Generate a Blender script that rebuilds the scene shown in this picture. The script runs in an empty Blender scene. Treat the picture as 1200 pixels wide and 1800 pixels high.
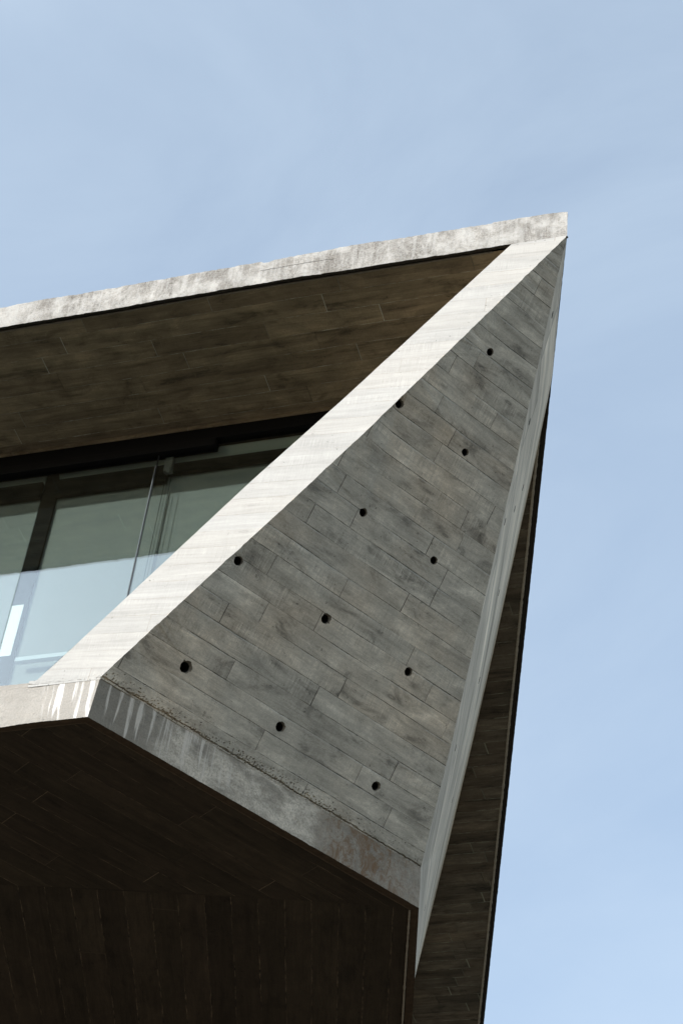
import bpy, bmesh, math, random
from math import sin, cos, radians, pi, floor
from mathutils import Vector, Matrix, noise
from mathutils.geometry import delaunay_2d_cdt

S = bpy.context.scene
COL = S.collection
random.seed(4)

# ------------------------------------------------------------------ camera
cd = bpy.data.cameras.new('camera')
cam = bpy.data.objects.new('camera', cd)
COL.objects.link(cam)
cd.sensor_fit = 'VERTICAL'
cd.sensor_height = 36.0
cd.sensor_width = 24.0
cd.lens = 70.58
cd.clip_start = 0.1
cd.clip_end = 3000.0
cam.matrix_world = Matrix(((0.96052, 0.12545, 0.24831, 1.939),
                           (0.26384, -0.69377, -0.67013, -9.5058),
                           (0.08820, 0.70919, -0.69948, 1.6),
                           (0, 0, 0, 1)))
S.camera = cam

# ------------------------------------------------------------------ sun, sky, exposure
SUN_AZ = radians(-40.0)          # angle from the facade normal, towards the left
SUN_EL = radians(16.7)
sun_dir = Vector((sin(SUN_AZ) * cos(SUN_EL), -cos(SUN_AZ) * cos(SUN_EL), sin(SUN_EL)))
sd = bpy.data.lights.new('sun', 'SUN')
sd.energy = 3.0
sd.angle = radians(0.53)
sd.color = (1.0, 0.985, 0.962)
sun = bpy.data.objects.new('sun', sd)
COL.objects.link(sun)
sun.rotation_euler = sun_dir.to_track_quat('Z', 'Y').to_euler()
sun.location = sun_dir * 60

w = bpy.data.worlds.new('World')
S.world = w
w.use_nodes = True
wt = w.node_tree
wt.nodes.clear()
sky = wt.nodes.new('ShaderNodeTexSky')
sky.sky_type = 'NISHITA'
sky.sun_disc = False
sky.sun_elevation = SUN_EL
sky.sun_rotation = math.atan2(sun_dir.x, sun_dir.y)
sky.altitude = 300
sky.air_density = 1.0
sky.dust_density = 2.0
sky.ozone_density = 1.0
tc = wt.nodes.new('ShaderNodeTexCoord')
mp = wt.nodes.new('ShaderNodeMapping')
mp.inputs['Rotation'].default_value = (0.3, 0.5, 0.9)
mp.inputs['Scale'].default_value = (1.6, 3.4, 2.2)
cn = wt.nodes.new('ShaderNodeTexNoise')
cn.inputs['Scale'].default_value = 1.5
cn.inputs['Detail'].default_value = 7.0
cn.inputs['Roughness'].default_value = 0.55
cn.inputs['Distortion'].default_value = 0.6
cr = wt.nodes.new('ShaderNodeMapRange')
cr.inputs['From Min'].default_value = 0.25
cr.inputs['From Max'].default_value = 0.85
cr.inputs['To Min'].default_value = 0.34
cr.inputs['To Max'].default_value = 0.76
mixc = wt.nodes.new('ShaderNodeMix')
mixc.data_type = 'RGBA'
dt = wt.nodes.new('ShaderNodeVectorMath')      # thin cloud is brighter towards the sun
dt.operation = 'DOT_PRODUCT'
dt.inputs[1].default_value = sun_dir
pw = wt.nodes.new('ShaderNodeMath'); pw.operation = 'POWER'; pw.use_clamp = False
mxz = wt.nodes.new('ShaderNodeMath'); mxz.operation = 'MAXIMUM'; mxz.inputs[1].default_value = 0.0
pw.inputs[1].default_value = 9.0
ml = wt.nodes.new('ShaderNodeMath'); ml.operation = 'MULTIPLY_ADD'
ml.inputs[1].default_value = 5.5; ml.inputs[2].default_value = 1.0
vc = wt.nodes.new('ShaderNodeVectorMath'); vc.operation = 'SCALE'
vc.inputs[0].default_value = (2.45, 2.92, 3.42)
wt.links.new(tc.outputs['Generated'], dt.inputs[0])
wt.links.new(dt.outputs['Value'], mxz.inputs[0])
wt.links.new(mxz.outputs[0], pw.inputs[0])
wt.links.new(pw.outputs[0], ml.inputs[0])
wt.links.new(ml.outputs[0], vc.inputs['Scale'])
wt.links.new(vc.outputs[0], mixc.inputs[7])
bg = wt.nodes.new('ShaderNodeBackground')
bg.inputs['Strength'].default_value = 0.15
wo = wt.nodes.new('ShaderNodeOutputWorld')
wt.links.new(tc.outputs['Generated'], mp.inputs['Vector'])
wt.links.new(mp.outputs[0], cn.inputs['Vector'])
wt.links.new(cn.outputs[0], cr.inputs['Value'])
wt.links.new(cr.outputs[0], mixc.inputs[0])
wt.links.new(sky.outputs[0], mixc.inputs[6])
wt.links.new(mixc.outputs[2], bg.inputs['Color'])
wt.links.new(bg.outputs[0], wo.inputs[0])

vs = S.view_settings
vs.view_transform = 'Standard'
vs.look = 'None'
vs.exposure = 1.0
vs.gamma = 1.0
vs.use_curve_mapping = False
S.cycles.use_denoising = True
S.cycles.caustics_reflective = False
S.cycles.caustics_refractive = False
S.cycles.sample_clamp_indirect = 6.0
S.cycles.max_bounces = 10
S.cycles.diffuse_bounces = 5
S.cycles.transparent_max_bounces = 12


# ------------------------------------------------------------------ node helpers
class NG:
    """tiny expression helper round one material's node tree"""
    def __init__(self, name):
        self.mat = bpy.data.materials.new(name)
        self.mat.use_nodes = True
        self.t = self.mat.node_tree
        self.t.nodes.clear()
        self.out = self.t.nodes.new('ShaderNodeOutputMaterial')

    def put(self, sock, v):
        if isinstance(v, bpy.types.NodeSocket):
            self.t.links.new(v, sock)
        elif v is not None:
            if hasattr(sock.default_value, '__len__') and not hasattr(v, '__len__'):
                sock.default_value = (v, v, v) if len(sock.default_value) == 3 else (v, v, v, 1)
            elif hasattr(v, '__len__') and len(sock.default_value) == 4 and len(v) == 3:
                sock.default_value = (*v, 1)
            else:
                sock.default_value = v

    def m(self, op, a, b=None, c=None, clamp=False):
        n = self.t.nodes.new('ShaderNodeMath')
        n.operation = op
        n.use_clamp = clamp
        self.put(n.inputs[0], a)
        if b is not None: self.put(n.inputs[1], b)
        if c is not None: self.put(n.inputs[2], c)
        return n.outputs[0]

    def add(self, a, b): return self.m('ADD', a, b)
    def sub(self, a, b): return self.m('SUBTRACT', a, b)
    def mul(self, a, b): return self.m('MULTIPLY', a, b)

    def rng(self, v, a, b, c=0.0, d=1.0, smooth=True):
        n = self.t.nodes.new('ShaderNodeMapRange')
        n.interpolation_type = 'SMOOTHSTEP' if smooth else 'LINEAR'
        self.put(n.inputs['Value'], v)
        for k, x in (('From Min', a), ('From Max', b), ('To Min', c), ('To Max', d)):
            self.put(n.inputs[k], x)
        return n.outputs[0]

    def xyz(self, x, y=0.0, z=0.0):
        n = self.t.nodes.new('ShaderNodeCombineXYZ')
        for i, v in enumerate((x, y, z)): self.put(n.inputs[i], v)
        return n.outputs[0]

    def sep(self, v):
        n = self.t.nodes.new('ShaderNodeSeparateXYZ')
        self.put(n.inputs[0], v)
        return n.outputs

    def uv(self):
        n = self.t.nodes.new('ShaderNodeUVMap')
        n.uv_map = 'board'
        s = self.sep(n.outputs[0])
        return s[0], s[1]

    def obj(self):
        return self.t.nodes.new('ShaderNodeTexCoord').outputs['Object']

    def noise(self, vec, scale=1.0, detail=3.0, rough=0.55, dist=0.0):
        n = self.t.nodes.new('ShaderNodeTexNoise')
        self.put(n.inputs['Vector'], vec)
        n.inputs['Scale'].default_value = scale
        n.inputs['Detail'].default_value = detail
        n.inputs['Roughness'].default_value = rough
        n.inputs['Distortion'].default_value = dist
        return n.outputs[0]

    def white(self, vec):
        n = self.t.nodes.new('ShaderNodeTexWhiteNoise')
        n.noise_dimensions = '3D'
        self.put(n.inputs['Vector'], vec)
        return n.outputs['Value']

    def voro(self, vec, scale=1.0, rand=1.0, what='Distance'):
        n = self.t.nodes.new('ShaderNodeTexVoronoi')
        self.put(n.inputs['Vector'], vec)
        n.inputs['Scale'].default_value = scale
        n.inputs['Randomness'].default_value = rand
        return n.outputs[what]

    def mix(self, f, a, b, mode='MIX'):
        n = self.t.nodes.new('ShaderNodeMix')
        n.data_type = 'RGBA'
        n.blend_type = mode
        self.put(n.inputs[0], f)
        self.put(n.inputs[6], a)
        self.put(n.inputs[7], b)
        return n.outputs[2]

    def scale_col(self, col, f):
        n = self.t.nodes.new('ShaderNodeVectorMath')
        n.operation = 'SCALE'
        self.put(n.inputs[0], col)
        self.put(n.inputs['Scale'], f)
        return n.outputs[0]

    def bump(self, h, dist=1.0, strength=1.0, normal=None):
        n = self.t.nodes.new('ShaderNodeBump')
        n.inputs['Strength'].default_value = strength
        n.inputs['Distance'].default_value = dist
        self.put(n.inputs['Height'], h)
        if normal is not None: self.put(n.inputs['Normal'], normal)
        return n.outputs[0]

    def principled(self, col, rough=0.9, normal=None, spec=0.25, metal=0.0):
        n = self.t.nodes.new('ShaderNodeBsdfPrincipled')
        self.put(n.inputs['Base Color'], col)
        self.put(n.inputs['Roughness'], rough)
        n.inputs['Specular IOR Level'].default_value = spec
        n.inputs['Metallic'].default_value = metal
        if normal is not None: self.put(n.inputs['Normal'], normal)
        self.t.links.new(n.outputs[0], self.out.inputs[0])
        return n


def board_mat(name, base, w=0.16, seed=0.0, tone=0.35, hue=None, hue_amt=0.3, joint=0.6, joint_w=0.0035,
              joint_col=(0.03, 0.028, 0.025), grain=0.25, saw=0.4, stain=0.35, stain_col=None, knot=0.5, smear_amt=0.45, patch=0.0, grit=0.22, sawline=0.0, fin=0.0,
              relief=0.0022, light_joint=0.0, pits=0.5, plank=(1.0, 2.2), rough=0.9, scratch=0.0, big_hue=False, gs=1.0):
    """concrete that kept the print of its sawn shuttering boards; boards run along u, rows climb v (metres)"""
    g = NG(name)
    u, v = g.uv()
    wob = g.noise(g.xyz(g.mul(u, 1.3), g.mul(v, 2.0), seed), 1.0, 2.0)
    v2 = g.add(v, g.mul(g.sub(wob, 0.5), 0.010))
    vr = g.m('DIVIDE', v2, w)
    row = g.m('FLOOR', vr)
    fv = g.m('FRACT', vr)
    r1 = g.white(g.xyz(row, seed, 3.1))
    r2 = g.white(g.xyz(row, seed, 8.7))
    ln = g.rng(r1, 0.0, 1.0, plank[0], plank[1], False)
    uu = g.m('DIVIDE', g.add(u, g.mul(r2, 9.0)), ln)
    colm = g.m('FLOOR', uu)
    fu = g.mul(g.m('FRACT', uu), ln)
    pid = g.white(g.xyz(row, colm, seed))
    pid2 = g.white(g.xyz(row, colm, seed + 5.3))
    pid3 = g.white(g.xyz(row, colm, seed + 9.9))
    # joints
    dv = g.mul(g.m('MINIMUM', fv, g.sub(1.0, fv)), w)
    du = g.m('MINIMUM', fu, g.sub(ln, fu))
    jn = g.noise(g.xyz(g.mul(u, 30.0), g.mul(v, 30.0), seed), 1.0, 3.0, 0.6)
    jl = g.noise(g.xyz(g.mul(u, 1.9), g.mul(row, 3.7), seed), 1.0, 2.0)
    jit = g.mul(g.sub(jn, 0.5), 0.006)
    jv = g.sub(1.0, g.rng(g.add(dv, jit), 0.0, joint_w))
    ju = g.sub(1.0, g.rng(g.add(du, jit), 0.0, joint_w))
    jv = g.mul(jv, g.rng(jl, 0.40, 0.62, 0.08, 1.0))
    jbrk = g.noise(g.xyz(g.mul(u, 14.0), g.mul(v, 14.0), seed + 12), 1.0, 4.0, 0.7)
    jv = g.mul(jv, g.rng(jbrk, 0.36, 0.56, 0.35, 1.0))
    ju = g.mul(ju, g.rng(g.white(g.xyz(colm, row, seed + 2.2)), 0.1, 0.7, 0.25, 1.0))
    jt = g.m('MAXIMUM', jv, g.mul(ju, 0.95))
    # wood print
    pv = g.add(g.mul(v, 1.0), g.mul(pid, 7.0))
    gd = g.noise(g.xyz(g.mul(u, 1.4), g.mul(pv, 9.0), pid2), 1.0, 2.0)
    pvg = g.add(pv, g.mul(gd, 0.10))
    gr = g.noise(g.xyz(g.mul(u, 2.2 * min(1.0, gs * 3)), g.mul(pvg, 75.0 * gs), seed), 1.0, 4.0, 0.6)
    gr2 = g.noise(g.xyz(g.mul(u, 0.8 * min(1.0, gs * 3)), g.mul(pvg, 22.0 * gs), pid), 1.0, 3.0, 0.6)
    sw = g.noise(g.xyz(g.mul(u, 95.0), g.mul(v, 5.0), pid), 1.0, 3.0, 0.7)
    swm = g.rng(g.noise(g.xyz(g.mul(u, 2.5), g.mul(pv, 9.0), seed + 2), 1.0, 2.0), 0.42, 0.62)
    swm = g.mul(swm, g.rng(pid2, 0.25, 0.6))
    # knots
    kd = g.voro(g.xyz(g.mul(u, 2.1), g.mul(pv, 6.2), pid), 1.0, 1.0)
    kn = g.mul(g.sub(1.0, g.rng(kd, 0.05, 0.20)), g.rng(pid3, 0.55, 0.7))
    kring = g.mul(kn, g.m('SINE', g.mul(kd, 70.0)))
    ob = g.obj()
    big = g.noise(ob, 0.9, 4.0, 0.6, 0.4)
    mid = g.noise(ob, 5.0, 5.0, 0.65)
    cloud = g.noise(g.xyz(g.mul(u, 2.2), g.mul(v, 7.0), seed + 4), 1.0, 4.0, 0.62, 0.5)
    fine = g.noise(ob, 140.0, 3.0, 0.7)
    smear = g.noise(g.xyz(g.mul(u, 0.9), g.mul(v, 15.0), seed + 6), 1.0, 4.0, 0.65, 0.8)
    # tone
    tn = g.add(1.0, g.mul(g.sub(pid, 0.5), tone))
    tn = g.mul(tn, g.add(1.0, g.mul(g.sub(gr2, 0.5), grain * 1.6)))
    tn = g.mul(tn, g.add(1.0, g.mul(g.sub(gr, 0.5), grain * 1.1)))
    tn = g.mul(tn, g.add(1.0, g.mul(g.mul(g.sub(sw, 0.5), g.add(0.25, g.mul(swm, 0.75))), saw * 2.2)))
    tn = g.mul(tn, g.add(1.0, g.mul(g.sub(big, 0.5), stain)))
    tn = g.mul(tn, g.add(1.0, g.mul(g.sub(cloud, 0.5), stain * 1.2)))
    tn = g.mul(tn, g.add(1.0, g.mul(g.sub(mid, 0.5), stain * 0.6)))
    tn = g.mul(tn, g.sub(1.0, g.mul(g.rng(smear, 0.52, 0.72), smear_amt * stain)))
    tn = g.mul(tn, g.add(1.0, g.mul(g.sub(fine, 0.5), grit)))
    if patch > 0:
        pa = g.noise(g.xyz(g.mul(u, 2.6), g.mul(v, 5.5), g.mul(pid, 23.0)), 1.0, 6.0, 0.68, 0.5)
        tn = g.mul(tn, g.add(1.0, g.mul(g.rng(pa, 0.50, 0.30), 0.35 * patch)))
        tn = g.mul(tn, g.sub(1.0, g.mul(g.rng(pa, 0.50, 0.74), 0.62 * patch)))
        g1 = g.noise(ob, 48.0, 5.0, 0.8)
        tn = g.mul(tn, g.add(1.0, g.mul(g.sub(g1, 0.5), 0.55 * patch)))
        sp_ = g.rng(g.noise(ob, 30.0, 2.0, 0.5), 0.66, 0.74)
        tn = g.mul(tn, g.sub(1.0, g.mul(g.mul(sp_, g.rng(pa, 0.45, 0.6)), 0.5)))
    if sawline > 0:
        sl = g.noise(g.xyz(g.mul(u, 62.0), g.mul(v, 2.2), g.mul(pid, 11.0)), 1.0, 4.0, 0.75)
        tn = g.mul(tn, g.add(1.0, g.mul(g.mul(g.rng(sl, 0.54, 0.66), swm), sawline)))
        tn = g.mul(tn, g.sub(1.0, g.mul(g.mul(g.rng(sl, 0.46, 0.34), swm), sawline * 0.8)))
    tn = g.mul(tn, g.sub(1.0, g.mul(kn, 0.35 * knot)))
    tn = g.mul(tn, g.add(1.0, g.mul(kring, 0.18 * knot)))
    col = base
    if hue is not None:
        col = g.mix(g.mul(g.rng(g.add(g.mul(pid3, 0.12 if big_hue else 0.6), g.mul(big, 0.88 if big_hue else 0.7)), 0.40, 0.75 if big_hue else 0.95), hue_amt), col, hue)
    if stain_col is not None:
        col = g.mix(g.mul(g.rng(cloud, 0.55, 0.78), 0.7), col, stain_col)
    col = g.scale_col(col, tn)
    # bug holes
    bd = g.voro(g.xyz(u, v, seed), 26.0, 1.0)
    bm_ = g.white(g.voro(g.xyz(u, v, seed), 26.0, 1.0, 'Color'))
    bh = g.mul(g.sub(1.0, g.rng(bd, 0.05, 0.11)), g.rng(bm_, 1.0 - 0.14 * pits, 1.0 - 0.13 * pits))
    col = g.mix(g.mul(jt, joint), col, joint_col)
    if light_joint > 0:
        lj = g.mul(jt, g.rng(g.noise(g.xyz(g.mul(u, 6.0), row, seed), 1.0, 3.0), 0.42, 0.56))
        col = g.mix(g.mul(lj, light_joint), col, tuple(min(0.6, c * 5.0) for c in base))
    if scratch > 0:
        rot = g.xyz(g.add(g.mul(u, 9.0), g.mul(v, 2.5)), g.sub(g.mul(v, 1.6), g.mul(u, 0.5)), seed)
        sc = g.rng(g.noise(rot, 2.0, 5.0, 0.7, 1.2), 0.64, 0.74)
        sc = g.mul(sc, g.rng(g.noise(ob, 2.4, 2.0), 0.5, 0.62))
        col = g.mix(g.mul(sc, scratch), col, tuple(min(0.6, c * 2.6) for c in base))
    if fin > 0:            # painted highlight on the mortar lip along the lower side of some joints
        fo = g.sub(1.0, g.rng(g.m('ABSOLUTE', g.sub(g.mul(g.sub(1.0, fv), w), g.add(joint_w * 1.8, jit))), 0.0, joint_w * 0.8))
        fo = g.mul(fo, g.rng(jl, 0.50, 0.62))
        col = g.mix(g.mul(fo, fin), col, tuple(min(0.7, c * 1.7) for c in base))
    col = g.mix(g.mul(bh, 0.6), col, joint_col)  # shade inside the bug holes painted in, bump alone leaves them pale
    # relief
    h = g.mul(g.sub(pid2, 0.5), relief)
    h = g.add(h, g.mul(g.sub(gr, 0.5), relief * 0.40))
    h = g.add(h, g.mul(g.sub(gr2, 0.5), relief * 0.5))
    h = g.add(h, g.mul(g.mul(g.sub(sw, 0.5), swm), relief * 0.5 * saw))
    h = g.sub(h, g.mul(jt, relief * 1.6))
    h = g.sub(h, g.mul(bh, 0.006))
    h = g.add(h, g.mul(g.sub(fine, 0.5), relief * 0.3))
    g.principled(col, rough, g.bump(h, 1.0, 1.0))
    return g.mat


def raw_mat(name, base, streak=None, streak_amt=0.0, dark=None, dark_amt=0.0, tone=0.4, pit=1.0, line=0.0,
            rust=0.0, seed=0.0, whiten=None, pale=None):
    """unboarded concrete of slab edges; u runs along the edge, v is the height in metres"""
    g = NG(name)
    u, v = g.uv()
    ob = g.obj()
    big = g.noise(g.xyz(g.mul(u, 2.2), g.mul(v, 3.0), seed), 1.0, 5.0, 0.62, 0.3)
    mid = g.noise(ob, 9.0, 5.0, 0.68)
    fine = g.noise(ob, 85.0, 4.0, 0.72)
    tn = g.add(1.0, g.mul(g.sub(big, 0.5), tone * 1.3))
    tn = g.mul(tn, g.add(1.0, g.mul(g.sub(mid, 0.5), tone)))
    tn = g.mul(tn, g.add(1.0, g.mul(g.sub(fine, 0.5), 0.75)))
    col = g.scale_col(base, tn)
    if pale is not None:    # lime bloom over one stretch of the edge
        pn = g.noise(g.xyz(g.mul(u, 3.0), g.mul(v, 5.0), seed + 8), 1.0, 6.0, 0.7, 0.4)
        pm = g.mul(g.rng(u, pale[0], pale[1]), g.rng(u, pale[2], pale[3], 1.0, 0.25))
        pm = g.mul(pm, g.rng(pn, 0.34, 0.60, 0.12, 1.0))
        pm = g.mul(pm, g.rng(g.noise(ob, 62.0, 5.0, 0.8), 0.34, 0.58, 0.35, 1.0))
        col = g.mix(pm, col, g.scale_col(pale[4], tn))
    h = g.add(g.mul(g.sub(fine, 0.5), 0.004), g.mul(g.sub(mid, 0.5), 0.008))
    if dark is not None:   # soot and algae runs, wide and soft, from the top edge down
        dn = g.noise(g.xyz(g.mul(u, 4.5), g.mul(v, 2.4), seed + 1), 1.0, 6.0, 0.72, 0.4)
        d2 = g.noise(g.xyz(g.mul(u, 0.9), 0.0, seed + 2), 1.0, 2.0)
        dm = g.mul(g.rng(dn, 0.40, 0.62), g.rng(d2, 0.28, 0.47))
        sp = g.rng(g.noise(ob, 55.0, 4.0, 0.75), 0.42, 0.62)
        dm = g.mul(dm, g.add(0.45, g.mul(sp, 0.55)))
        col = g.mix(g.mul(dm, dark_amt), col, dark)
        b2 = g.noise(g.xyz(g.mul(u, 5.0), g.mul(v, 7.0), seed + 11), 1.0, 6.0, 0.75, 0.5)
        sp2 = g.noise(ob, 70.0, 5.0, 0.8)
        col = g.mix(g.mul(g.mul(g.rng(b2, 0.44, 0.64), g.rng(sp2, 0.36, 0.58)), 0.75 * dark_amt), col, tuple(c * 1.45 for c in dark))
    if streak is not None:  # lime runs
        sn = g.noise(g.xyz(g.mul(u, 15.0), g.mul(v, 0.8), seed + 3), 1.0, 3.0, 0.65, 0.25)
        sn2 = g.noise(g.xyz(g.mul(u, 70.0), g.mul(v, 4.0), seed + 3), 1.0, 3.0, 0.65)
        s2 = g.rng(u, whiten[0], whiten[1]) if whiten else 1.0
        s3 = g.rng(u, whiten[2], whiten[3], 1.0, 0.0) if whiten else 1.0
        sl_ = g.noise(g.xyz(g.mul(u, 11.0), 4.0, seed + 5), 1.0, 2.0)
        sv = g.rng(g.add(v, g.mul(g.sub(sn2, 0.5), 0.05)), g.sub(g.mul(g.sub(sl_, 0.40), 1.3), 0.10), g.mul(g.sub(sl_, 0.40), 1.3))
        sm = g.mul(g.rng(g.add(sn, g.mul(g.sub(sn2, 0.5), 0.20)), 0.49, 0.60), g.mul(g.mul(s2, s3), sv))
        col = g.mix(g.mul(sm, streak_amt), col, streak)
    if rust > 0:
        rn = g.noise(g.xyz(g.mul(u, 11.0), g.mul(v, 6.0), seed + 6), 1.0, 8.0, 0.82, 0.9)
        rm = g.mul(g.rng(rn, 0.42, 0.60), g.mul(g.rng(u, 1.9, 2.2), g.rng(u, 2.6, 2.95, 1.0, 0.35)))
        col = g.mix(g.mul(rm, rust), col, (0.165, 0.090, 0.042))
    pd = g.voro(g.xyz(u, v, seed), 34.0, 1.0)
    pc = g.white(g.voro(g.xyz(u, v, seed), 34.0, 1.0, 'Color'))
    ph = g.mul(g.sub(1.0, g.rng(pd, 0.06, 0.17)), g.rng(pc, 0.80, 0.84))
    pd2 = g.voro(g.xyz(u, v, seed), 90.0, 1.0)
    pc2 = g.white(g.voro(g.xyz(u, v, seed), 90.0, 1.0, 'Color'))
    ph2 = g.mul(g.sub(1.0, g.rng(pd2, 0.1, 0.3)), g.rng(pc2, 0.78, 0.84))
    h = g.sub(h, g.mul(ph, 0.012 * pit))
    h = g.sub(h, g.mul(ph2, 0.005 * pit))
    if line > 0:
        lw = g.noise(g.xyz(g.mul(u, 5.0), 0.0, seed), 1.0, 3.0)
        lm = g.sub(1.0, g.rng(g.m('ABSOLUTE', g.sub(v, g.add(line, g.mul(lw, 0.02)))), 0.0, 0.006))
        lm = g.mul(lm, g.rng(g.noise(g.xyz(g.mul(u, 1.6), 3.0, seed), 1.0, 2.0), 0.44, 0.5))
        lm = g.mul(lm, g.mul(g.rng(u, -2.95, -2.75), g.rng(u, -1.98, -1.85, 1.0, 0.0)))
        h = g.sub(h, g.mul(lm, 0.008))
        col = g.mix(g.mul(lm, 0.7), col, (0.06, 0.055, 0.05))
    g.principled(col, 0.92, g.bump(h, 1.0, 0.9))
    return g.mat


def plain(name, col, rough=0.5, spec=0.4, metal=0.0, var=0.12, scale=30.0):
    g = NG(name)
    n = g.noise(g.obj(), scale, 4.0, 0.6)
    c = g.scale_col(col, g.add(1.0, g.mul(g.sub(n, 0.5), 2 * var)))
    g.principled(c, g.rng(n, 0.2, 0.8, rough * 0.85, min(1, rough * 1.15)), g.bump(n, 0.001, 0.4), spec, metal)
    return g.mat


def glass_mat(name, tint, refl):
    g = NG(name)
    tr = g.t.nodes.new('ShaderNodeBsdfTransparent')
    tr.inputs[0].default_value = (*tint, 1)
    gl = g.t.nodes.new('ShaderNodeBsdfGlossy')
    gl.inputs['Roughness'].default_value = 0.0
    gl.inputs['Color'].default_value = (0.93, 0.97, 1.0, 1)
    lw = g.t.nodes.new('ShaderNodeLayerWeight')
    lw.inputs['Blend'].default_value = 0.2
    f = g.add(refl, g.mul(lw.outputs['Fresnel'], 0.3))
    mx = g.t.nodes.new('ShaderNodeMixShader')
    g.put(mx.inputs[0], f)
    g.t.links.new(tr.outputs[0], mx.inputs[1])
    g.t.links.new(gl.outputs[0], mx.inputs[2])
    g.t.links.new(mx.outputs[0], g.out.inputs[0])
    return g.mat


# ------------------------------------------------------------------ mesh helpers
def link(name, verts, faces, mat, parent=None, uvs=None, mats=None, fm=None, smooth=False):
    me = bpy.data.meshes.new(name)
    me.from_pydata([tuple(v) for v in verts], [], faces)
    ul = me.uv_layers.new(name='board')
    if uvs is not None:
        for lp in me.loops:
            ul.data[lp.index].uv = uvs[lp.vertex_index]
    for m in ([mat] + (mats or [])):
        me.materials.append(m)
    if fm:
        for p, k in zip(me.polygons, fm): p.material_index = k
    if smooth:
        for p in me.polygons: p.use_smooth = True
    o = bpy.data.objects.new(name, me)
    COL.objects.link(o)
    if parent is not None: o.parent = parent
    return o


def face_out(o):
    bm = bmesh.new()
    bm.from_mesh(o.data)
    bmesh.ops.recalc_face_normals(bm, faces=bm.faces)
    bm.to_mesh(o.data)
    bm.free()
    return o


class MB:
    """collects vertices and faces with a uv per vertex"""
    def __init__(self):
        self.v, self.f, self.u, self.k = [], [], [], []

    def vert(self, p, uv=(0, 0)):
        self.v.append(tuple(p)); self.u.append(uv)
        return len(self.v) - 1

    def poly(self, pts, uvf, k=0):
        idx = [self.vert(p, uvf(Vector(p))) for p in pts]
        self.f.append(idx); self.k.append(k)

    def grid(self, rows, uvf, k=0):
        n = len(rows[0])
        base = len(self.v)
        for r in rows:
            for p in r: self.vert(p, uvf(Vector(p)))
        for i in range(len(rows) - 1):
            for j in range(n - 1):
                a = base + i * n + j
                self.f.append([a, a + 1, a + n + 1, a + n]); self.k.append(k)

    def box(self, x0, x1, y0, y1, z0, z1, k=0, bev=0.0):
        bm = bmesh.new()
        bmesh.ops.create_cube(bm, size=1.0)
        for q in bm.verts:
            q.co = Vector((x0 + (q.co.x + .5) * (x1 - x0), y0 + (q.co.y + .5) * (y1 - y0), z0 + (q.co.z + .5) * (z1 - z0)))
        if bev > 0:
            bmesh.ops.bevel(bm, geom=list(bm.edges), offset=bev, segments=2, affect='EDGES', profile=0.5)
        b = len(self.v)
        bm.verts.index_update()
        for q in bm.verts: self.vert(q.co, (q.co.x, q.co.z))
        for f in bm.faces:
            self.f.append([b + q.index for q in f.verts]); self.k.append(k)
        bm.free()

    def tube(self, p, q, r, n=10, k=0, cap=True):
        p, q = Vector(p), Vector(q)
        d = (q - p).normalized()
        a = d.orthogonal().normalized()
        c = d.cross(a)
        b = len(self.v)
        for e in (p, q):
            for i in range(n):
                t = 2 * pi * i / n
                self.vert(e + (a * cos(t) + c * sin(t)) * r)
        for i in range(n):
            j = (i + 1) % n
            self.f.append([b + i, b + j, b + n + j, b + n + i]); self.k.append(k)
        if cap:
            self.f.append([b + i for i in reversed(range(n))]); self.k.append(k)
            self.f.append([b + n + i for i in range(n)]); self.k.append(k)

    def build(self, name, mat, parent=None, mats=None, smooth=False, out=False):
        o = link(name, self.v, self.f, mat, parent, self.u, mats, self.k, smooth)
        if out: face_out(o)
        return o


def lerp(a, b, t): return a + (b - a) * t


def interp(tab, x):
    """piecewise linear table lookup [(x, y), ...]"""
    if x <= tab[0][0]:
        (x0, y0), (x1, y1) = tab[0], tab[1]
    elif x >= tab[-1][0]:
        (x0, y0), (x1, y1) = tab[-2], tab[-1]
    else:
        for (x0, y0), (x1, y1) in zip(tab, tab[1:]):
            if x0 <= x <= x1: break
    return y0 + (y1 - y0) * (x - x0) / (x1 - x0)


def nz(x, y=0.0, z=0.0): return noise.noise(Vector((x, y, z)))


def thing(name, label, cat, loc=(0, 0, 0), group=None):
    o = bpy.data.objects.new(name, None)
    COL.objects.link(o)
    o.location = loc
    o.empty_display_size = 0.3
    o['label'] = label; o['category'] = cat
    if group: o['group'] = group
    return o


# ------------------------------------------------------------------ materials
M_front = board_mat('sunlit_board_concrete', (0.345, 0.341, 0.326), 0.155, 1.0, tone=0.06, grain=0.26, saw=0.25, stain=0.16, smear_amt=0.3, patch=0.12, sawline=0.05,
                    knot=0.3, joint=0.60, joint_w=0.0042, relief=0.0007, hue=(0.37, 0.352, 0.32), hue_amt=0.35, pits=0.2,
                    joint_col=(0.22, 0.18, 0.14))
M_side = board_mat('grey_board_concrete', (0.495, 0.455, 0.382), 0.16, 2.0, tone=0.13, grain=0.30, saw=0.4, stain=0.75, smear_amt=0.22, patch=1.0, grit=0.75, sawline=0.26, fin=0.5,
                   knot=1.1, joint=0.78, joint_w=0.0052, relief=0.0040, hue=(0.465, 0.375, 0.275), hue_amt=0.7, big_hue=True, pits=1.6,
                   plank=(0.7, 2.6))
M_strip = board_mat('pale_board_concrete', (0.53, 0.450, 0.345), 0.62, 3.0, tone=0.24, grain=1.1, saw=0.1, stain=0.35,
                    knot=0.3, gs=0.10, joint=0.6, joint_w=0.030, relief=0.0015, pits=0.6, plank=(2.0, 4.0))
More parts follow.
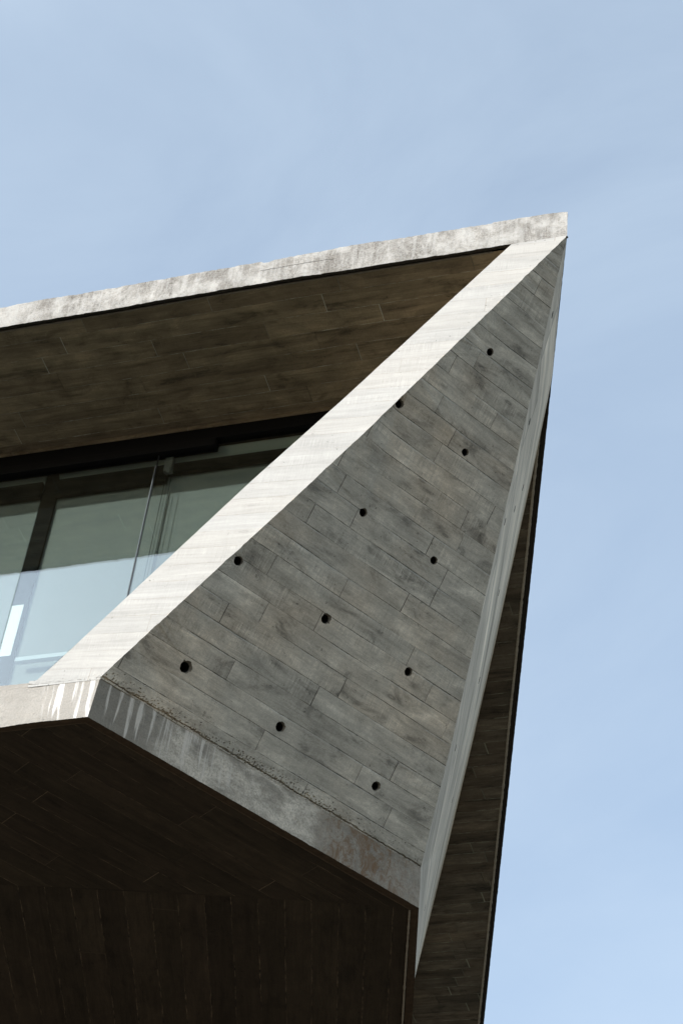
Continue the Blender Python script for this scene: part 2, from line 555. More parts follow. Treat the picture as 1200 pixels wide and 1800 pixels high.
M_soffit = board_mat('brown_soffit_concrete', (0.200, 0.160, 0.103), 0.185, 4.0, tone=0.20, grain=0.6, saw=0.2, stain=0.8, patch=1.0, grit=0.5,
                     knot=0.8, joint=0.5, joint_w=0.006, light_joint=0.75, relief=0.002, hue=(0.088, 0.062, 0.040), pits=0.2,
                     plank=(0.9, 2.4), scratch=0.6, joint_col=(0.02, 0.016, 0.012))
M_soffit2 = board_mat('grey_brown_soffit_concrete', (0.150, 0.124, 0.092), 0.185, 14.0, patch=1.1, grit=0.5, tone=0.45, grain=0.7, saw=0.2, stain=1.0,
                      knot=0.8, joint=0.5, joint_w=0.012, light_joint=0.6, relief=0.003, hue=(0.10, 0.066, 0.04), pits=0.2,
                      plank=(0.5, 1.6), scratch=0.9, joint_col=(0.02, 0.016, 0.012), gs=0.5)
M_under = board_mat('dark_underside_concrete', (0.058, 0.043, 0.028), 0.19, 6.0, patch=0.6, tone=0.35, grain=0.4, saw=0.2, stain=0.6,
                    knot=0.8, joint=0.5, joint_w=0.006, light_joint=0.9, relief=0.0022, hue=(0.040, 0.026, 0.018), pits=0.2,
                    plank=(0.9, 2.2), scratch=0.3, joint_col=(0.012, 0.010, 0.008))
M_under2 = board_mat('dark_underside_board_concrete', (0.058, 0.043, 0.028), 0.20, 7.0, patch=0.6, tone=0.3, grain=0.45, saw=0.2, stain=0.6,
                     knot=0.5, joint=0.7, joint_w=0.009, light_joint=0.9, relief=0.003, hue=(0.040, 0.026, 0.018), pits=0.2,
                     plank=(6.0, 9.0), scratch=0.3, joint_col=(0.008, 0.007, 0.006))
M_fascia = raw_mat('weathered_fascia_concrete', (0.345, 0.337, 0.318), streak=(0.43, 0.43, 0.415), streak_amt=0.25,
                   dark=(0.105, 0.096, 0.084), dark_amt=1.0, tone=0.34, pit=1.4, line=0.19, seed=1.0)
M_edge_front = raw_mat('streaked_edge_concrete', (0.285, 0.270, 0.245), streak=(0.62, 0.61, 0.59), streak_amt=0.95, tone=0.3,
                       pit=0.8, seed=2.0, whiten=(-3.60, -3.50, -2.9, -2.8))
M_edge_side = raw_mat('grey_edge_concrete', (0.225, 0.198, 0.158), streak=(0.60, 0.54, 0.46), streak_amt=0.85, tone=0.45,
                      pit=1.0, rust=0.8, seed=3.0, whiten=(0.02, 0.06, 0.9, 1.5), pale=(0.35, 0.75, 1.9, 2.05, (0.60, 0.53, 0.43)))
M_lip = plain('blackened_drip_lip', (0.035, 0.030, 0.024), 0.95, 0.1, var=0.5, scale=25.0)
M_bead = plain('mortar_drip_bead', (0.42, 0.37, 0.30), 0.95, 0.1, var=0.45, scale=45.0)
M_rough = raw_mat('crumbling_joint_mortar', (0.20, 0.185, 0.165), tone=0.6, pit=1.2, seed=7.0)
M_black = plain('black_metal', (0.006, 0.006, 0.006), 0.55, 0.04, var=0.2)
M_white = plain('white_painted_metal', (0.78, 0.79, 0.80), 0.4, 0.4, var=0.05)
M_rail = plain('pale_grey_metal', (0.42, 0.46, 0.48), 0.4, 0.4, var=0.08)
M_fabric = plain('grey_green_blind_fabric', (0.205, 0.216, 0.207), 0.9, 0.1, var=0.05, scale=160.0)
M_tube = plain('grey_blind_tube', (0.36, 0.39, 0.37), 0.7, 0.2, var=0.05)
M_steel = plain('brushed_steel', (0.17, 0.17, 0.165), 0.5, 0.2, metal=0.3)
M_cord = plain('dark_cord', (0.02, 0.022, 0.022), 0.8, 0.2)
M_seam = plain('dark_silicone', (0.015, 0.018, 0.020), 0.3, 0.5)
M_sealedge = plain('polished_glass_edge', (0.13, 0.15, 0.16), 0.15, 0.6)
M_glass = glass_mat('coated_window_glass', (0.84, 0.885, 0.865), 0.13)
M_hole = plain('tie_hole_shade', (0.030, 0.028, 0.026), 0.95, 0.05, var=0.4, scale=40.0)  # near-black base colour stands in for the shade inside the holes
M_crumb = plain('crumbled_rim_concrete', (0.17, 0.15, 0.12), 0.95, 0.05, var=0.6, scale=90.0)
M_room = plain('dark_interior_paint', (0.06, 0.06, 0.06), 0.9, 0.1)
M_top = raw_mat('roof_top_concrete', (0.30, 0.29, 0.27), tone=0.4, seed=9.0)

g = NG('dry_dark_ground')
ob = g.obj()
n1 = g.noise(ob, 0.35, 5.0, 0.6)
n2 = g.noise(ob, 14.0, 4.0, 0.7)
gc = g.mix(g.rng(n1, 0.35, 0.65), (0.105, 0.092, 0.068), (0.120, 0.110, 0.094))
gc = g.scale_col(gc, g.add(0.7, g.mul(n2, 0.6)))
g.principled(gc, 0.95, g.bump(n2, 0.03, 0.6))
M_ground = g.mat

# ------------------------------------------------------------------ ground
mb = MB()
R_ = 600.0
mb.poly([(-R_, -R_, 0), (R_, -R_, 0), (R_, R_, 0), (-R_, R_, 0)], lambda p: (p.x, p.y))
ground = mb.build('ground', M_ground)
ground['kind'] = 'structure'

# ------------------------------------------------------------------ the building: x runs along the facade, y into it, z up
ZR = 14.29     # underside of the roof at the eaves
ZF = 10.218    # top of the floor slab
ZB = 9.873     # underside of the floor slab
house = thing('concrete_house', 'board-marked concrete house corner with a jutting roof and a slanted triangular side wall', 'building',
              (-3.0, 3.0, 0))
OFF = Vector((-3.0, 3.0, 0))


def child(o):
    o.parent = house
    o.location = -OFF
    return o


def sub(o, par):
    o.parent = par
    return o


# ---- roof slab -----------------------------------------------------------------
BOT = [(-9.0, 14.268), (-4.834, 14.290), (-3.807, 14.299), (-2.811, 14.318), (-2.322, 14.320), (-1.365, 14.310), (-0.441, 14.302), (0.0, 14.297)]
TOP = [(-9.0, 14.50), (-4.897, 14.568), (-4.362, 14.594), (-4.355, 14.588), (-4.282, 14.587), (-3.858, 14.588), (-3.351, 14.604), (-2.85, 14.611),
       (-2.355, 14.616), (-1.908, 14.631), (-1.884, 14.640), (-1.387, 14.628), (-0.913, 14.625), (-0.613, 14.621), (-0.600, 14.636),
       (-0.492, 14.632), (-0.215, 14.631), (-0.044, 14.622), (0.0, 14.614)]
RE = -0.2796   # the right eaves run back along (RE, 1)


def edge_x(d): return RE * d


def chip(x, s, amp): return amp * (0.6 * nz(x * 9.0, s) + 0.5 * nz(x * 31.0, s + 7) + 0.35 * nz(x * 80.0, s + 13))


mb = MB()
xs = [-9.0 + 0.0125 * i for i in range(721)]
xs[-1] = 0.0
lip_d = 0.030
prof_rows = []
for x in xs:
    zb = interp(BOT, x) + chip(x, 1, 0.008) + 0.02 * max(0.0, nz(x * 7, 55) - 0.45)
    zt = interp(TOP, x) + chip(x, 2, 0.014) - 0.05 * max(0.0, nz(x * 5, 77) - 0.42)
    row = []
    nv = 16
    row.append((x, 0.012 + abs(chip(x, 5, 0.01)), zt))
    for j in range(nv + 1):
        t = j / nv
        z = lerp(zt - 0.008, zb, t)
        y = 0.006 * nz(x * 2.5, z * 3, 4) + 0.003 * nz(x * 14, z * 14, 5)
        row.append((x, y, z))
    prof_rows.append(row)
mb.grid(prof_rows, lambda p: (p.x, p.z - 14.29), 0)
# bottom of the lip, groove, far wall of the groove
rows = []
for i, x in enumerate(xs):
    zb = prof_rows[i][-1][2]
    y0 = prof_rows[i][-1][1]
    y1 = lip_d + chip(x, 8, 0.005)
    zs = interp(BOT, x) + 0.004
    rows.append([(x, y0, zb), (x, y1, zb + 0.003), (x, y1 + 0.004, zs + 0.030), (x, y1 + 0.018, zs + 0.030)])
mb.grid(rows, lambda p: (p.x, p.y), 1)
# right face, seen edge-on, and its lip
rows, lrows = [], []
for i in range(0, 400):
    d = 12.3 * i / 399.0
    x = edge_x(d) + chip(d, 21, 0.004)
    zb = ZR + 0.007 * (1 - min(1, d / 3)) + chip(d, 22, 0.004)
    rows.append([(x, d, zb), (x, d, ZR + 0.10), (x, d, ZR + 0.33 + chip(d, 23, 0.006))])
    lrows.append([(x, d, zb), (x - 0.060, d, zb + 0.004)])
mb.grid(rows, lambda p: (p.y, p.z - 14.29), 0)
mb.grid(lrows, lambda p: (p.y, p.x), 1)
# top and back
mb.poly([(-9, 0.02, 14.49), (0, 0.02, 14.60), (edge_x(12.3), 12.3, 14.62), (-9, 12.3, 14.5)], lambda p: (p.x, p.y), 2)
mb.poly([(-9, 12.3, 14.29), (edge_x(12.3), 12.3, 14.29), (edge_x(12.3), 12.3, 14.62), (-9, 12.3, 14.5)], lambda p: (p.x, p.z), 2)
roof = child(mb.build('roof_slab', M_fascia, mats=[M_lip, M_top]))

# soffit sheet with real steps between some boards
mb = MB()
rows = []
ds = [0.048] + [0.06 + 0.08 * i for i in range(152)]
for d in ds:
    r = []
    for j in range(0, 61):
        x = lerp(edge_x(d) - 0.062, -9.0, (j / 60.0) ** 1.3)
        bow = (interp(BOT, x) - 14.29) * max(0.0, 1 - d / 1.3) + 0.004
        r.append((x, d, ZR + bow))
    rows.append(r)
mb.grid(rows, lambda p: (p.x, p.y - 0.02), 0)
WALLTOP = [(0, 0), (1.402, -0.388), (3.651, -1.211), (6.052, -2.112), (9.415, -3.418), (12.4, -4.6)]
for i_, f_ in enumerate(mb.f):
    cx = sum(mb.v[q][0] for q in f_) / 4; cy = sum(mb.v[q][1] for q in f_) / 4
    mb.k[i_] = 1 if cx > interp(WALLTOP, cy) - 0.2 else 0
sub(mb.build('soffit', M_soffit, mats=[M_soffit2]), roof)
# rough mortar beads that mark the drip grooves
def bead(name, pts, r, par, mat, s=0):
    mb = MB()
    n = 7
    b = 0
    P = []
    for a, bb in zip(pts, pts[1:]):
        a, bb = Vector(a), Vector(bb)
        k = max(2, int((bb - a).length / 0.02))
        for i in range(k): P.append(a.lerp(bb, i / k))
    P.append(Vector(pts[-1]))
    for i, p in enumerate(P):
        q = P[min(i + 1, len(P) - 1)] - P[max(i - 1, 0)]
        q.normalize()
        a = q.cross(Vector((0, 0, 1))).normalized()
        rr = r * (1 + 0.45 * nz(i * 0.31, s) + 0.25 * nz(i * 0.9, s + 3))
        for k in range(n):
            t = 2 * pi * k / n
            mb.vert(p + a * cos(t) * rr + Vector((0, 0, 1)) * sin(t) * rr)
    for i in range(len(P) - 1):
        for k in range(n):
            j = (k + 1) % n
            mb.f.append([i * n + k, i * n + j, (i + 1) * n + j, (i + 1) * n + k]); mb.k.append(0)
    return sub(mb.build(name, mat, smooth=True), par)

bead('drip_bead', [(edge_x(d) - 0.064 - 0.006 * nz(d * 0.8, 3), d, ZR + 0.001) for d in [1.2 + 0.2 * i for i in range(56)]], 0.013, roof, M_bead, 1)
bead('drip_bead', [(x, 0.052, interp(BOT, x) + 0.008) for x in [-8.8 + 0.2 * i for i in range(42)]], 0.009, roof, plain('dull_drip_bead', (0.16, 0.14, 0.11), 0.95, 0.1, var=0.4), 5)

# ---- slanted wall: sunlit front edge and the shaded triangular board-marked face ---
A = Vector((-3.165, 0.0, 10.218))
B = Vector((-1.534, 2.487, 10.218))
C = Vector((0.0, 0.0, 14.29))
AB = (B - A).normalized()
NF = (B - A).cross(C - A).normalized()
VV = NF.cross(AB)
if VV.z < 0: VV = -VV
if NF.y > 0: NF = -NF


def on_face(s, t): return A + AB * s + VV * t
def face_uv(p): return ((p - A).dot(AB), (p - A).dot(VV) + 0.046)


OUT = [(10.10, -3.26), (10.218, -3.165), (10.255, -3.138), (10.658, -2.815), (11.102, -2.460), (11.605, -2.050), (12.322, -1.483), (13.171, -0.841), (14.263, -0.020), (14.297, -0.001)]
INN = [(10.218, -3.674), (10.240, -3.656), (10.396, -3.527), (11.202, -2.903), (11.960, -2.316), (12.742, -1.673), (14.302, -0.441)]
CB = [(14.29, 0.0, 0.0), (14.247, -0.021, 0.025), (13.962, -0.125, 0.199), (13.509, -0.290, 0.477), (13.054, -0.460, 0.760), (12.837, -0.542, 0.897),
      (11.969, -0.867, 1.430), (11.032, -1.218, 2.003), (10.518, -1.420, 2.316), (10.218, -1.534, 2.487)]


def outer_x(z):
    """the chipped outer arris of the front edge, with a small nick at every board"""
    x = interp(OUT, z)
    t = (z - 10.218) / VV.z
    fr = (t + 0.046) / 0.16
    k = fr - floor(fr)
    nick = -0.006 * max(0.0, 1 - abs(k - 0.5) * 2 / 0.35) if nz(floor(fr) * 3.3, 1.0) > 0 else 0.004 * (k - .5)
    return x + nick + chip(z, 31, 0.007)


def cb_pt(z):
    return Vector((interp([(a, b) for a, b, c in reversed(CB)], z), interp([(a, c) for a, b, c in reversed(CB)], z), z))


zs = [10.218 + (14.297 - 10.218) * i / 420.0 for i in range(421)]
mb = MB()
ang = radians(-4.6)
fu = lambda p: (p.x * cos(ang) + (p.z - 10.2) * sin(ang), (p.z - 10.2) * cos(ang) - p.x * sin(ang))
rows = []
for z in zs:
    xo = outer_x(z)
    xi = interp(INN, z) + chip(z, 35, 0.003)
    xi = min(xi, xo - 0.002)
    rows.append([(lerp(xi, xo, t), 0.0015 * nz(lerp(xi, xo, t) * 3, z * 4, 2) - 0.002, z) for t in [i / 10.0 for i in range(11)]])
mb.grid(rows, fu, 0)
# the triangular face, with the tie holes cut out of it
T0 = 0.13      # the crumbling joint fills the lowest 13 cm
zlow = on_face(0, T0).z
outer = []
for z in [zlow] + [z for z in zs if z > zlow + 0.005][:-2]:
    outer.append(Vector((outer_x(z), -0.002, z)))
right = []
for i in range(180):
    z = lerp(14.262, zlow, i / 179.0)
    right.append(cb_pt(z) + Vector((0.003 * nz(z * 23, 3), 0, 0)))
bottom = []
a_, b_ = right[-1], outer[0]
for i in range(1, 240):
    bottom.append(a_.lerp(b_, i / 240.0))
loop = outer + right + bottom


def to2(p): return Vector(((p - A).dot(AB), (p - A).dot(VV)))


CRUMB = [0.15, 0.6, 0.15, 0.25, 0.1, 0.15, 0.8, 1.0, 0.3, 0.5, 0.5]
HOLES = [(1.579, 3.669, 0.030), (1.085, 2.888, 0.033), (1.766, 2.885, 0.030), (1.223, 2.030, 0.032), (1.932, 2.035, 0.031), (0.511, 1.208, 0.034),
         (1.337, 1.200, 0.036), (0.525, 0.360, 0.041), (2.150, 1.205, 0.033), (1.397, 0.349, 0.036), (2.322, 0.345, 0.034)]
c2 = [to2(p) for p in loop]
c3 = list(loop)
edges = [(i, (i + 1) % len(loop)) for i in range(len(loop))]
hole_rings = []
for k, (s, t, r) in enumerate(HOLES):
    n = 40
    b = len(c2)
    ring = []
    for i in range(n):
        th = 2 * pi * i / n
        cz = CRUMB[k]
        rr = r * (1 + 0.12 * nz(cos(th) * 1.6 + k * 5.1, sin(th) * 1.6, k * 2.0) + 0.10 * nz(cos(th) * 5 + k, sin(th) * 5, 3.0)
                  + cz * 0.75 * max(0.0, cos(th - 0.9) * 0.6 + 0.5 * nz(cos(th) * 2.4 + k, sin(th) * 2.4, 9.0) + 0.3 * nz(cos(th) * 7 + k, sin(th) * 7, 4.0)))
        q = Vector((s + rr * cos(th), t + rr * sin(th)))
        c2.append(q); ring.append(q)
        c3.append(on_face(q.x, q.y))
    edges += [(b + i, b + (i + 1) % n) for i in range(n)]
    hole_rings.append(ring)
v2, e2, f2, ov, oe, of = delaunay_2d_cdt(c2, edges, [], 1, 1e-5)
base = len(mb.v)
for i, p in enumerate(v2):
    src = ov[i][0] if ov[i] else None
    q = c3[src] if src is not None else on_face(p.x, p.y)
    mb.vert(q, face_uv(q))


def in_poly(p, poly):
    c = False
    j = len(poly) - 1
    for i in range(len(poly)):
        a, b = poly[i], poly[j]
        if (a.y > p.y) != (b.y > p.y) and p.x < (b.x - a.x) * (p.y - a.y) / (b.y - a.y) + a.x: c = not c
        j = i
    return c


lp2 = [to2(p) for p in loop]
for f in f2:
    ce = sum((v2[i] for i in f), Vector((0, 0))) / len(f)
    if any((ce - Vector((s, t))).length < r * 1.3 and in_poly(ce, hr) for (s, t, r), hr in zip(HOLES, hole_rings)): continue
    if not in_poly(ce, lp2): continue
    mb.f.append([base + i for i in f]); mb.k.append(1)
# inner face and the top, closing the wall
inn = Vector((-0.836, 0.548, 0)) * 0.36
Ai, Bi, Ci = Vector((-3.674, 0.0, 10.218)), B + inn, Vector((-0.441, 0.0, 14.302))
Di = Vector((-0.30, 0.75, 14.302))
mb.poly([Ai, Ci, Bi], lambda p: (p.x, p.z), 1)
mb.poly([Ci, Di, Bi], lambda p: (p.x, p.z), 1)
mb.poly([Ai, Bi, B + Vector((0, 0, -0.01)), A + Vector((0, 0, -0.01))], lambda p: (p.x, p.y), 1)
slant = child(mb.build('slanted_wall', M_front, mats=[M_side]))
for k, ((s, t, r), ring) in enumerate(zip(HOLES, hole_rings)):
    hb = MB()
    n = len(ring)
    cen = Vector((s, t))
    for lev, (sc, dep) in enumerate(((1.0, 0.0), (0.96, 0.008), (0.92, 0.016), (0.88, 0.20))):
        for q in ring:
            d_ = (q - cen)
            rl_ = (d_.length, lerp(d_.length, r, 0.55) * sc, r * sc, r * sc)[lev]
            p2 = cen + d_.normalized() * rl_
            p3 = on_face(p2.x, p2.y) - NF * dep
            hb.vert(p3, face_uv(p3))
    for lev in range(3):
        for i in range(n):
            j = (i + 1) % n
            hb.f.append([lev * n + i, lev * n + j, (lev + 1) * n + j, (lev + 1) * n + i]); hb.k.append(1 if lev < 2 else 0)
    hb.f.append([3 * n + i for i in range(n)]); hb.k.append(0)
    sub(hb.build('tie_hole', M_hole, mats=[M_crumb]), slant)

# ---- side wall: the long pale wall under the right eaves, seen at a glancing angle -----
TW = [(0, 0), (-0.2, 0.7), (-0.390, 1.402), (-0.474, 1.645), (-0.822, 2.606), (-1.211, 3.651), (-1.636, 4.795), (-2.112, 6.052), (-2.740, 7.683),
      (-3.418, 9.415), (-3.789, 10.357), (-4.2, 11.4)]
TW = [Vector((a, d, 14.30)) for a, d in TW]
LW = [cb_pt(z) for z in (14.262, 13.962, 13.509, 13.054, 12.837, 11.969, 11.032, 10.518, 10.218)] + \
     [Vector((-1.530, 2.502, 9.873)), Vector((-1.795, 3.444, 9.873)), Vector((-4.0, 11.2, 9.873))]


def resample(P, n):
    """same number of points between each pair"""
    out = []
    for a, b in zip(P, P[1:]):
        for i in range(n): out.append(a.lerp(b, i / n))
    out.append(P[-1])
    return out


mb = MB()
Tr, Lr = resample(TW, 8), resample(LW, 8)
rows = []
for i, (l, t) in enumerate(zip(Lr, Tr)):
    l = l + Vector((0.003 * nz(i * 0.7, 1), 0.0, 0.0))
    rows.append([l.lerp(t, j / 12.0) for j in range(13)])
suv = lambda p: (p.y * 1.02, (p.z - 9.8) - 0.10 * p.y)
mb.grid(rows, suv, 0)
off = Vector((-0.30, -0.06, 0.02))
mb.grid([[l + off, t + off] for l, t in zip(Lr[72:], Tr[72:])], suv, 0)
side = child(mb.build('side_wall', M_strip))
for (x, y, z) in [(-0.482, 1.007, 13.319), (-0.762, 2.084, 13.706), (-0.787, 1.937, 13.309), (-0.736, 1.395, 12.630), (-1.126, 2.872, 13.274), (-1.437, 3.548, 12.899),
                  (-1.411, 2.821, 11.588), (-2.024, 5.069, 12.801), (-1.723, 3.356, 10.952), (-2.218, 5.105, 11.661), (-0.206, 0.477, 13.943)]:
    q_ = min(((rows[i][j] - Vector((x, y, z))).length, i, j) for i in range(len(rows) - 1) for j in range(12))
    i_, j_ = q_[1], q_[2]
    nn = (rows[i_ + 1][j_] - rows[i_][j_]).cross(rows[i_][j_ + 1] - rows[i_][j_]).normalized()
    if nn.x < 0: nn = -nn
    du_ = nn.cross(Vector((0, 0, 1))).normalized()
    dv_ = nn.cross(du_)
    hb = MB()
    n = 14
    p = Vector((x, y, z))
    p = p - nn * (p - rows[i_][j_]).dot(nn)
    for lev, (r, h) in enumerate(((0.031, -0.004), (0.030, 0.0012), (0.022, 0.0009))):
        for i in range(n):
            th = 2 * pi * i / n
            rr = r * (1 + 0.15 * nz(cos(th) * 2 + x * 9, sin(th) * 2, z))
            hb.vert(p + nn * h + du_ * rr * cos(th) + dv_ * rr * sin(th))
    for lev in range(2):
        for i in range(n):
            j = (i + 1) % n
            hb.f.append([lev * n + i, lev * n + j, (lev + 1) * n + j, (lev + 1) * n + i]); hb.k.append(0)
    hb.f.append([2 * n + i for i in range(n)]); hb.k.append(0)
    sub(hb.build('tie_hole', M_hole), side)  # uncut dark disc, its colour stands in for a hole's inner shade

# ---- floor slab -------------------------------------------------------------------
mb = MB()
# front edge, x from -9 to the corner
SLT = [(-9.0, 10.24), (-3.92, 10.240), (-3.656, 10.236), (-3.165, 10.218)]
SLB = [(-9.0, 9.85), (-3.835, 9.863), (-3.629, 9.877), (-3.196, 9.875)]
rows = []
nx = 460
for i in range(nx + 1):
    t = i / nx
    t = 1 - (1 - t) ** 1.6
    r = []
    for j in range(21):
        k = j / 20.0
        xt, xb = lerp(-9.0, -3.170, t), lerp(-9.0, -3.197, t)
        x = lerp(xt, xb, k)
        zt = interp(SLT, x) + chip(x, 41, 0.006)
        zb = interp(SLB, x) + chip(x, 42, 0.005)
        r.append((x, 0.004 * nz(x * 4, k * 2, 6) + 0.002 * nz(x * 17, k * 9, 6), lerp(zt, zb, k)))
    rows.append(r)
mb.grid(rows, lambda p: (p.x, p.z - 9.87), 0)
front_last = rows[-1]
# return edge along A-B
rows = []
for i in range(301):
    t = i / 300.0
    r = []
    for j in range(21):
        k = j / 20.0
        pt = Vector((-3.170, 0.0, 10.218)).lerp(Vector((-1.534, 2.487, 10.214)), t)
        pb = Vector((-3.197, 0.0, 9.875)).lerp(Vector((-1.530, 2.502, 9.873)), t)
        p = pt.lerp(pb, k)
        p += Vector((0.836, -0.548, 0)) * (0.004 * nz(t * 12, k * 2, 9) + 0.002 * nz(t * 50, k * 8, 9)) * min(1, t * 30) * min(1, (1 - t) * 30)
        if j == 20: p.z += chip(t * 3, 44, 0.004)
        r.append(p)
    rows.append(r)
ruv = lambda p: ((p - A).dot(AB), p.z - 9.87)
mb.grid(rows, ruv, 1)
# terrace on top of the slab
mb.poly([(-9, 0.0, 10.20), (-3.2, 0.0, 10.20), (-1.56, 2.487, 10.20), (-2.6, 6.0, 10.20), (-9, 6.0, 10.20)], lambda p: (p.x, p.y), 2)
# underside: lips round the rim
FL = [(-9.0, 0.0), (-3.197, 0.0), (-1.530, 2.502), (-1.795, 3.444), (-4.0, 11.2)]
IL = [(-9.0, 0.052), (-3.232, 0.052), (-1.592, 2.515), (-1.858, 3.444), (-4.06, 11.2)]
rows = []
FLr = resample([Vector((a, b, ZB)) for a, b in FL], 90)
ILr = resample([Vector((a, b, ZB)) for a, b in IL], 90)
for i, (a, b) in enumerate(zip(FLr, ILr)):
    jit = 0.010 * nz(i * 0.37, 2.2)
    rows.append([a + Vector((0, 0, 0.002)), a.lerp(b, 0.5) + Vector((0, 0, -0.003 + jit * 0.3)), b + Vector((0, jit, 0.0)), b + Vector((0, jit, 0.03))])
mb.grid(rows, lambda p: (p.x, p.y), 3)
floor_ = child(mb.build('floor_slab', M_edge_front, mats=[M_edge_side, M_top, plain('stained_drip_lip', (0.085, 0.058, 0.038), 0.95, 0.1, var=0.5, scale=22.0)]))
# two fields of boards under the slab
J = [(-9.0, 0.70), (-4.575, 1.792), (-3.353, 2.051), (-2.492, 2.274), (-1.590, 2.512)]
mb = MB()
au = lambda p: ((p - A).dot(AB), (p - A).dot(VVf) + 0.02)
VVf = Vector((-AB.y, AB.x, 0))
zu = ZB + 0.010
pts = [(-9.0, 0.045), (-3.228, 0.045), (-1.590, 2.512)] + list(reversed(J[:-1]))
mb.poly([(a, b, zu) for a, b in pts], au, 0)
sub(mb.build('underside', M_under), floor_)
mb = MB()
rd = Vector((-0.2756, 0.9613, 0)); rp = Vector((0.9613, 0.2756, 0))
pts = J + [(-1.855, 3.444), (-4.05, 11.2), (-9.0, 11.2)]
mb.poly([(a, b, zu + 0.006) for a, b in pts], lambda p: (p.dot(rd), p.dot(rp) + 0.17), 0)
# the small step where the boards change direction
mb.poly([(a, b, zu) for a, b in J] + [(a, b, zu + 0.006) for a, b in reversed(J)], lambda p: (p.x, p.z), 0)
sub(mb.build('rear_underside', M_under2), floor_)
bead('drip_bead', [(-9, 0.056, ZB + 0.006), (-3.236, 0.056, ZB + 0.006), (-1.600, 2.518, ZB + 0.006)], 0.008, floor_, plain('brown_drip_bead', (0.13, 0.095, 0.065), 0.95, 0.1, var=0.5), 9)
bead('drip_bead', [(-1.604, 2.520, ZB + 0.004), (-1.872, 3.444, ZB + 0.004), (-4.075, 11.2, ZB + 0.004)], 0.0085, floor_, M_bead, 11)

# crumbling construction joint between slab and slanted wall: a ragged crack with pits thinning out upwards
def joint_band(P0, P1, up, nrm, h0, h1, uvf, n, m, seed, crack, reach, ends=None):
    mb = MB()
    rows = []
    L = (P1 - P0).length
    H = h1 - h0
    for i in range(n + 1):
        q = i / n * L
        amt = max(0.0, min(1.15, interp([(0, .35), (.5, .6), (1.2, 1.0), (2.0, .7), (2.4, .25), (3, .2)], q) * (1.0 + 1.4 * nz(q * 1.7, seed + 9) + 0.6 * nz(q * 6, seed + 8))))
        yc = crack + 0.010 * nz(q * 6, seed) + 0.006 * nz(q * 30, seed + 1)
        wc = 0.0045 + 0.004 * nz(q * 17, seed + 2)
        r = []
        for j in range(m + 1):
            k = j / m
            h = h0 + H * k
            p = P0.lerp(P1, i / n) + up * h
            if ends: p = A + AB * lerp(*ends(h), i / n) + up * h
            d = 0.0012 * nz(q * 45, h * 45, seed)
            if wc > 0 and abs(h - yc) < wc: d -= 0.016
            dens = amt * max(0.0, 1 - abs(h - yc - 0.006) / reach)
            f = nz(q * 75, h * 75, seed + 4) + 0.35 * nz(q * 150, h * 150, seed + 5)
            if f > 0.66 - 0.62 * dens: d -= 0.011
            edge = min(1.0, j / 2.0, (m - j) / 2.0)
            r.append(p + nrm * (d * edge))
        rows.append(r)
    mb.grid(rows, uvf, 0)
    return mb


sub(joint_band(A, A + AB * 2.972, VV, NF, -0.012, T0 + 0.001, face_uv, 850, 40, 3.0, 0.010, 0.075,
               lambda h: (-VV.y * h / AB.y, (cb_pt(on_face(0, max(h, 0)).z) - A).dot(AB))).build('construction_joint', M_side), slant)
sub(joint_band(Vector((-3.70, -0.0025, 10.218)), Vector((-3.166, -0.0025, 10.218)), Vector((0, 0, 1)), Vector((0, -1, 0)), -0.022, 0.034, fu, 180, 18, 8.0, 0.004, 0.03).build('construction_joint', M_front), slant)

# ---- glazing ----------------------------------------------------------------------
YG = 1.45
mb = MB()
mb.box(-9.0, -0.75, 1.405, 1.56, 14.115, ZR + 0.02)           # head of the frame, under the soffit
mb.box(-9.0, -3.335, 1.40, 1.50, 14.028, 14.113, bev=0.004)     # the deeper track box ends part of the way along
head = child(mb.build('window_head', M_black, out=True))
mb = MB()
mb.box(-9.0, -0.75, 1.392, 1.404, ZR - 0.035, ZR + 0.012)
sub(mb.build('soffit_trim', M_soffit, out=True), head)
panes = []
def wall_x(y, z):
    """x where the inside of the slanted wall stands at depth y and height z"""
    xw = A.x - (NF.y * (y - A.y) + NF.z * (z - A.z)) / NF.x - 0.20
    return min(xw, -0.39 - 0.33 * (y - 1.45) + 0.1925 * (z - 14.3) - 0.20)


def leaning(mb, x0, y0, y1, z0, z1):
    """a flat box whose right end follows the lean of the slanted wall, then of the side wall"""
    q = [(x0, z0)] + [(wall_x(y1, lerp(z0, z1, i / 12.0)), lerp(z0, z1, i / 12.0)) for i in range(13)] + [(x0, z1)]
    b, n = len(mb.v), len(q)
    for y in (y0, y1):
        for x, z in q: mb.vert((x, y, z), (x, z))
    mb.f.append([b + i for i in range(n)]); mb.k.append(0)
    mb.f.append([b + n + i for i in reversed(range(n))]); mb.k.append(0)
    for i in range(n):
        j = (i + 1) % n
        mb.f.append([b + i, b + n + i, b + n + j, b + j]); mb.k.append(0)


for x0, x1 in ((-7.2, -4.906), (-4.900, -3.866), (-3.858, None)):
    mb = MB()
    if x1 is None: leaning(mb, x0, YG - 0.006, YG + 0.006, 10.23, 14.12)
    else: mb.box(x0, x1, YG - 0.006, YG + 0.006, 10.23, 14.05)
    p = child(mb.build('window_pane', M_glass, out=True))
    panes.append(p)
mb = MB()
mb.box(-3.8655, -3.8585, YG - 0.010, YG + 0.008, 10.23, 14.12)
s_ = sub(mb.build('pane_seal', M_seam, out=True), panes[2])
mb = MB()
mb.box(-3.872, -3.867, YG - 0.012, YG - 0.0065, 10.23, 13.9)
sub(mb.build('pane_edge', M_sealedge, out=True), panes[1])
mb = MB()
mb.box(-4.966, -4.820, YG + 0.104, YG + 0.126, 10.22, 14.10, bev=0.003)
mull = child(mb.build('mullion', M_black, out=True))
mb = MB()
mb.box(-4.962, -4.855, YG + 0.1005, YG + 0.1035, 11.972, 12.53)
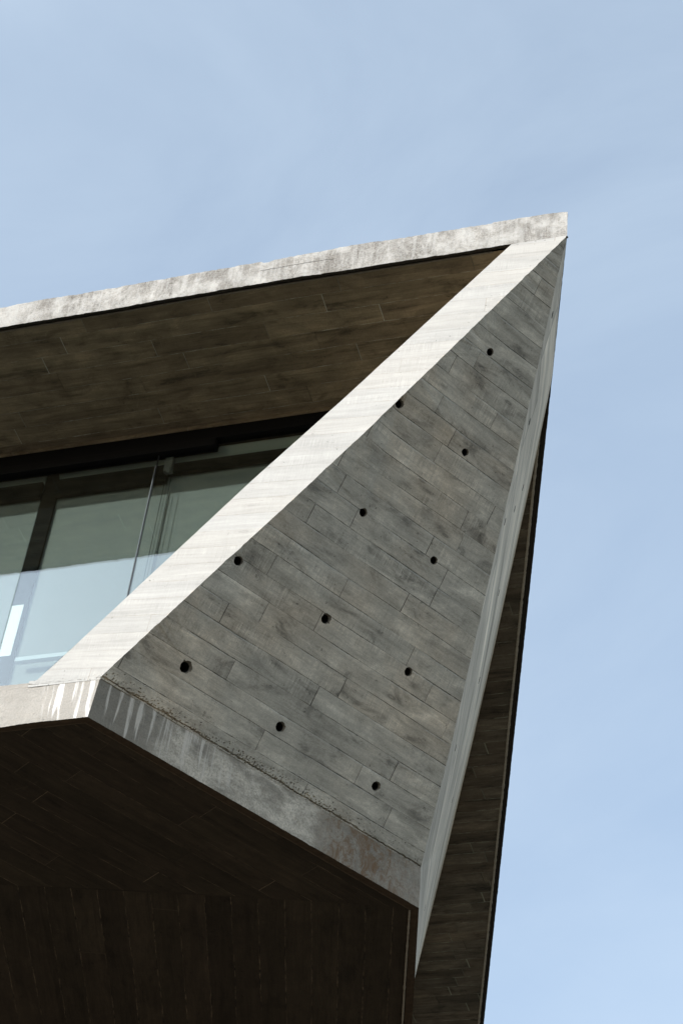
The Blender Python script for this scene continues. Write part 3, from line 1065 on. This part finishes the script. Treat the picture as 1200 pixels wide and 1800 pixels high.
sub(mb.build('white_strip', M_white, out=True), mull)
mb = MB()
mb.box(-7.2, -4.906, YG + 0.012, YG + 0.06, 11.818, 11.858, bev=0.003)
leaning(mb, -4.748, YG + 0.012, YG + 0.06, 11.818, 11.858)
child(mb.build('transom', M_rail, out=True))
mb = MB()
mb.box(-9.0, -2.5, 1.38, 1.60, 10.202, 10.228)
child(mb.build('window_sill', M_black, out=True))
# room behind
mb = MB()
leaning(mb, -9.0, 1.75, 1.80, 10.2, 14.29)
child(mb.build('inner_wall', M_room))
# lower storey, far back under the slab
mb = MB()
mb.box(-9.0, -2.9, 6.6, 10.5, -0.3, ZB + 0.005)
child(mb.build('lower_storey', M_under, out=True))

# ---- roller blinds behind the glass (things of their own) ---------------------------
def blind(x0, x1, label, zt, chain):
    xt = min(x1, wall_x(1.66, zt))
    r = thing('roller_blind', label, 'blind', ((x0 + x1) / 2, 1.60, 14.05), 'roller blinds behind the window glass')
    o = Vector(r.location)
    yb = 1.58
    fb = MB()
    n = 40
    rows = []
    for i in range(n + 1):
        rows.append([(lerp(x0, min(x1, wall_x(1.6, z)), i / n), yb, z) for z in (10.24, 11.2, 12.2, 13.2, 13.6, zt)])
    fb.grid(rows, lambda p: (p.x, p.z))
    f = fb.build('blind_fabric', M_fabric); f.parent = r; f.location = -o
    tb = MB()
    tb.tube((x0, 1.61, 14.09), (xt, 1.61, 14.09), 0.10, 32)
    t = tb.build('roller_tube', M_tube, smooth=False); t.parent = r; t.location = -o
    vb = MB()
    vb.box(x0, xt, 1.515, 1.56, zt - 0.012, 13.985, bev=0.008)  # black strip added as the shaded underside of the pale tube
    v_ = vb.build('tube_shade_strip', M_black, out=True); v_.parent = r; v_.location = -o
    if chain:
        cb = MB()
        cb.tube((-3.785, 1.50, 10.9), (-3.782, 1.50, 13.80), 0.0028, 6)
        cb.tube((-3.727, 1.50, 10.9), (-3.729, 1.50, 13.80), 0.0028, 6)
        c = cb.build('pull_cord', M_cord); c.parent = r; c.location = -o
        kb = MB()
        kb.box(-3.81, -3.735, 1.475, 1.53, 13.86, 14.03, bev=0.006)
        kb.box(-3.775, -3.745, 1.470, 1.50, 13.83, 13.90, bev=0.004)
        k = kb.build('bracket', M_steel, out=True); k.parent = r; k.location = -o
    return r


blind(-7.2, -4.97, 'grey-green roller blind left of the black mullion, in the pane cut by the photo edge', 13.82, False)
blind(-4.83, -3.800, 'grey-green roller blind in the middle pane, between the black mullion and the thin glass seam', 13.80, False)
blind(-3.796, -1.0, 'grey-green roller blind with two thin pull cords, in the pane beside the slanted wall', 13.885, True)
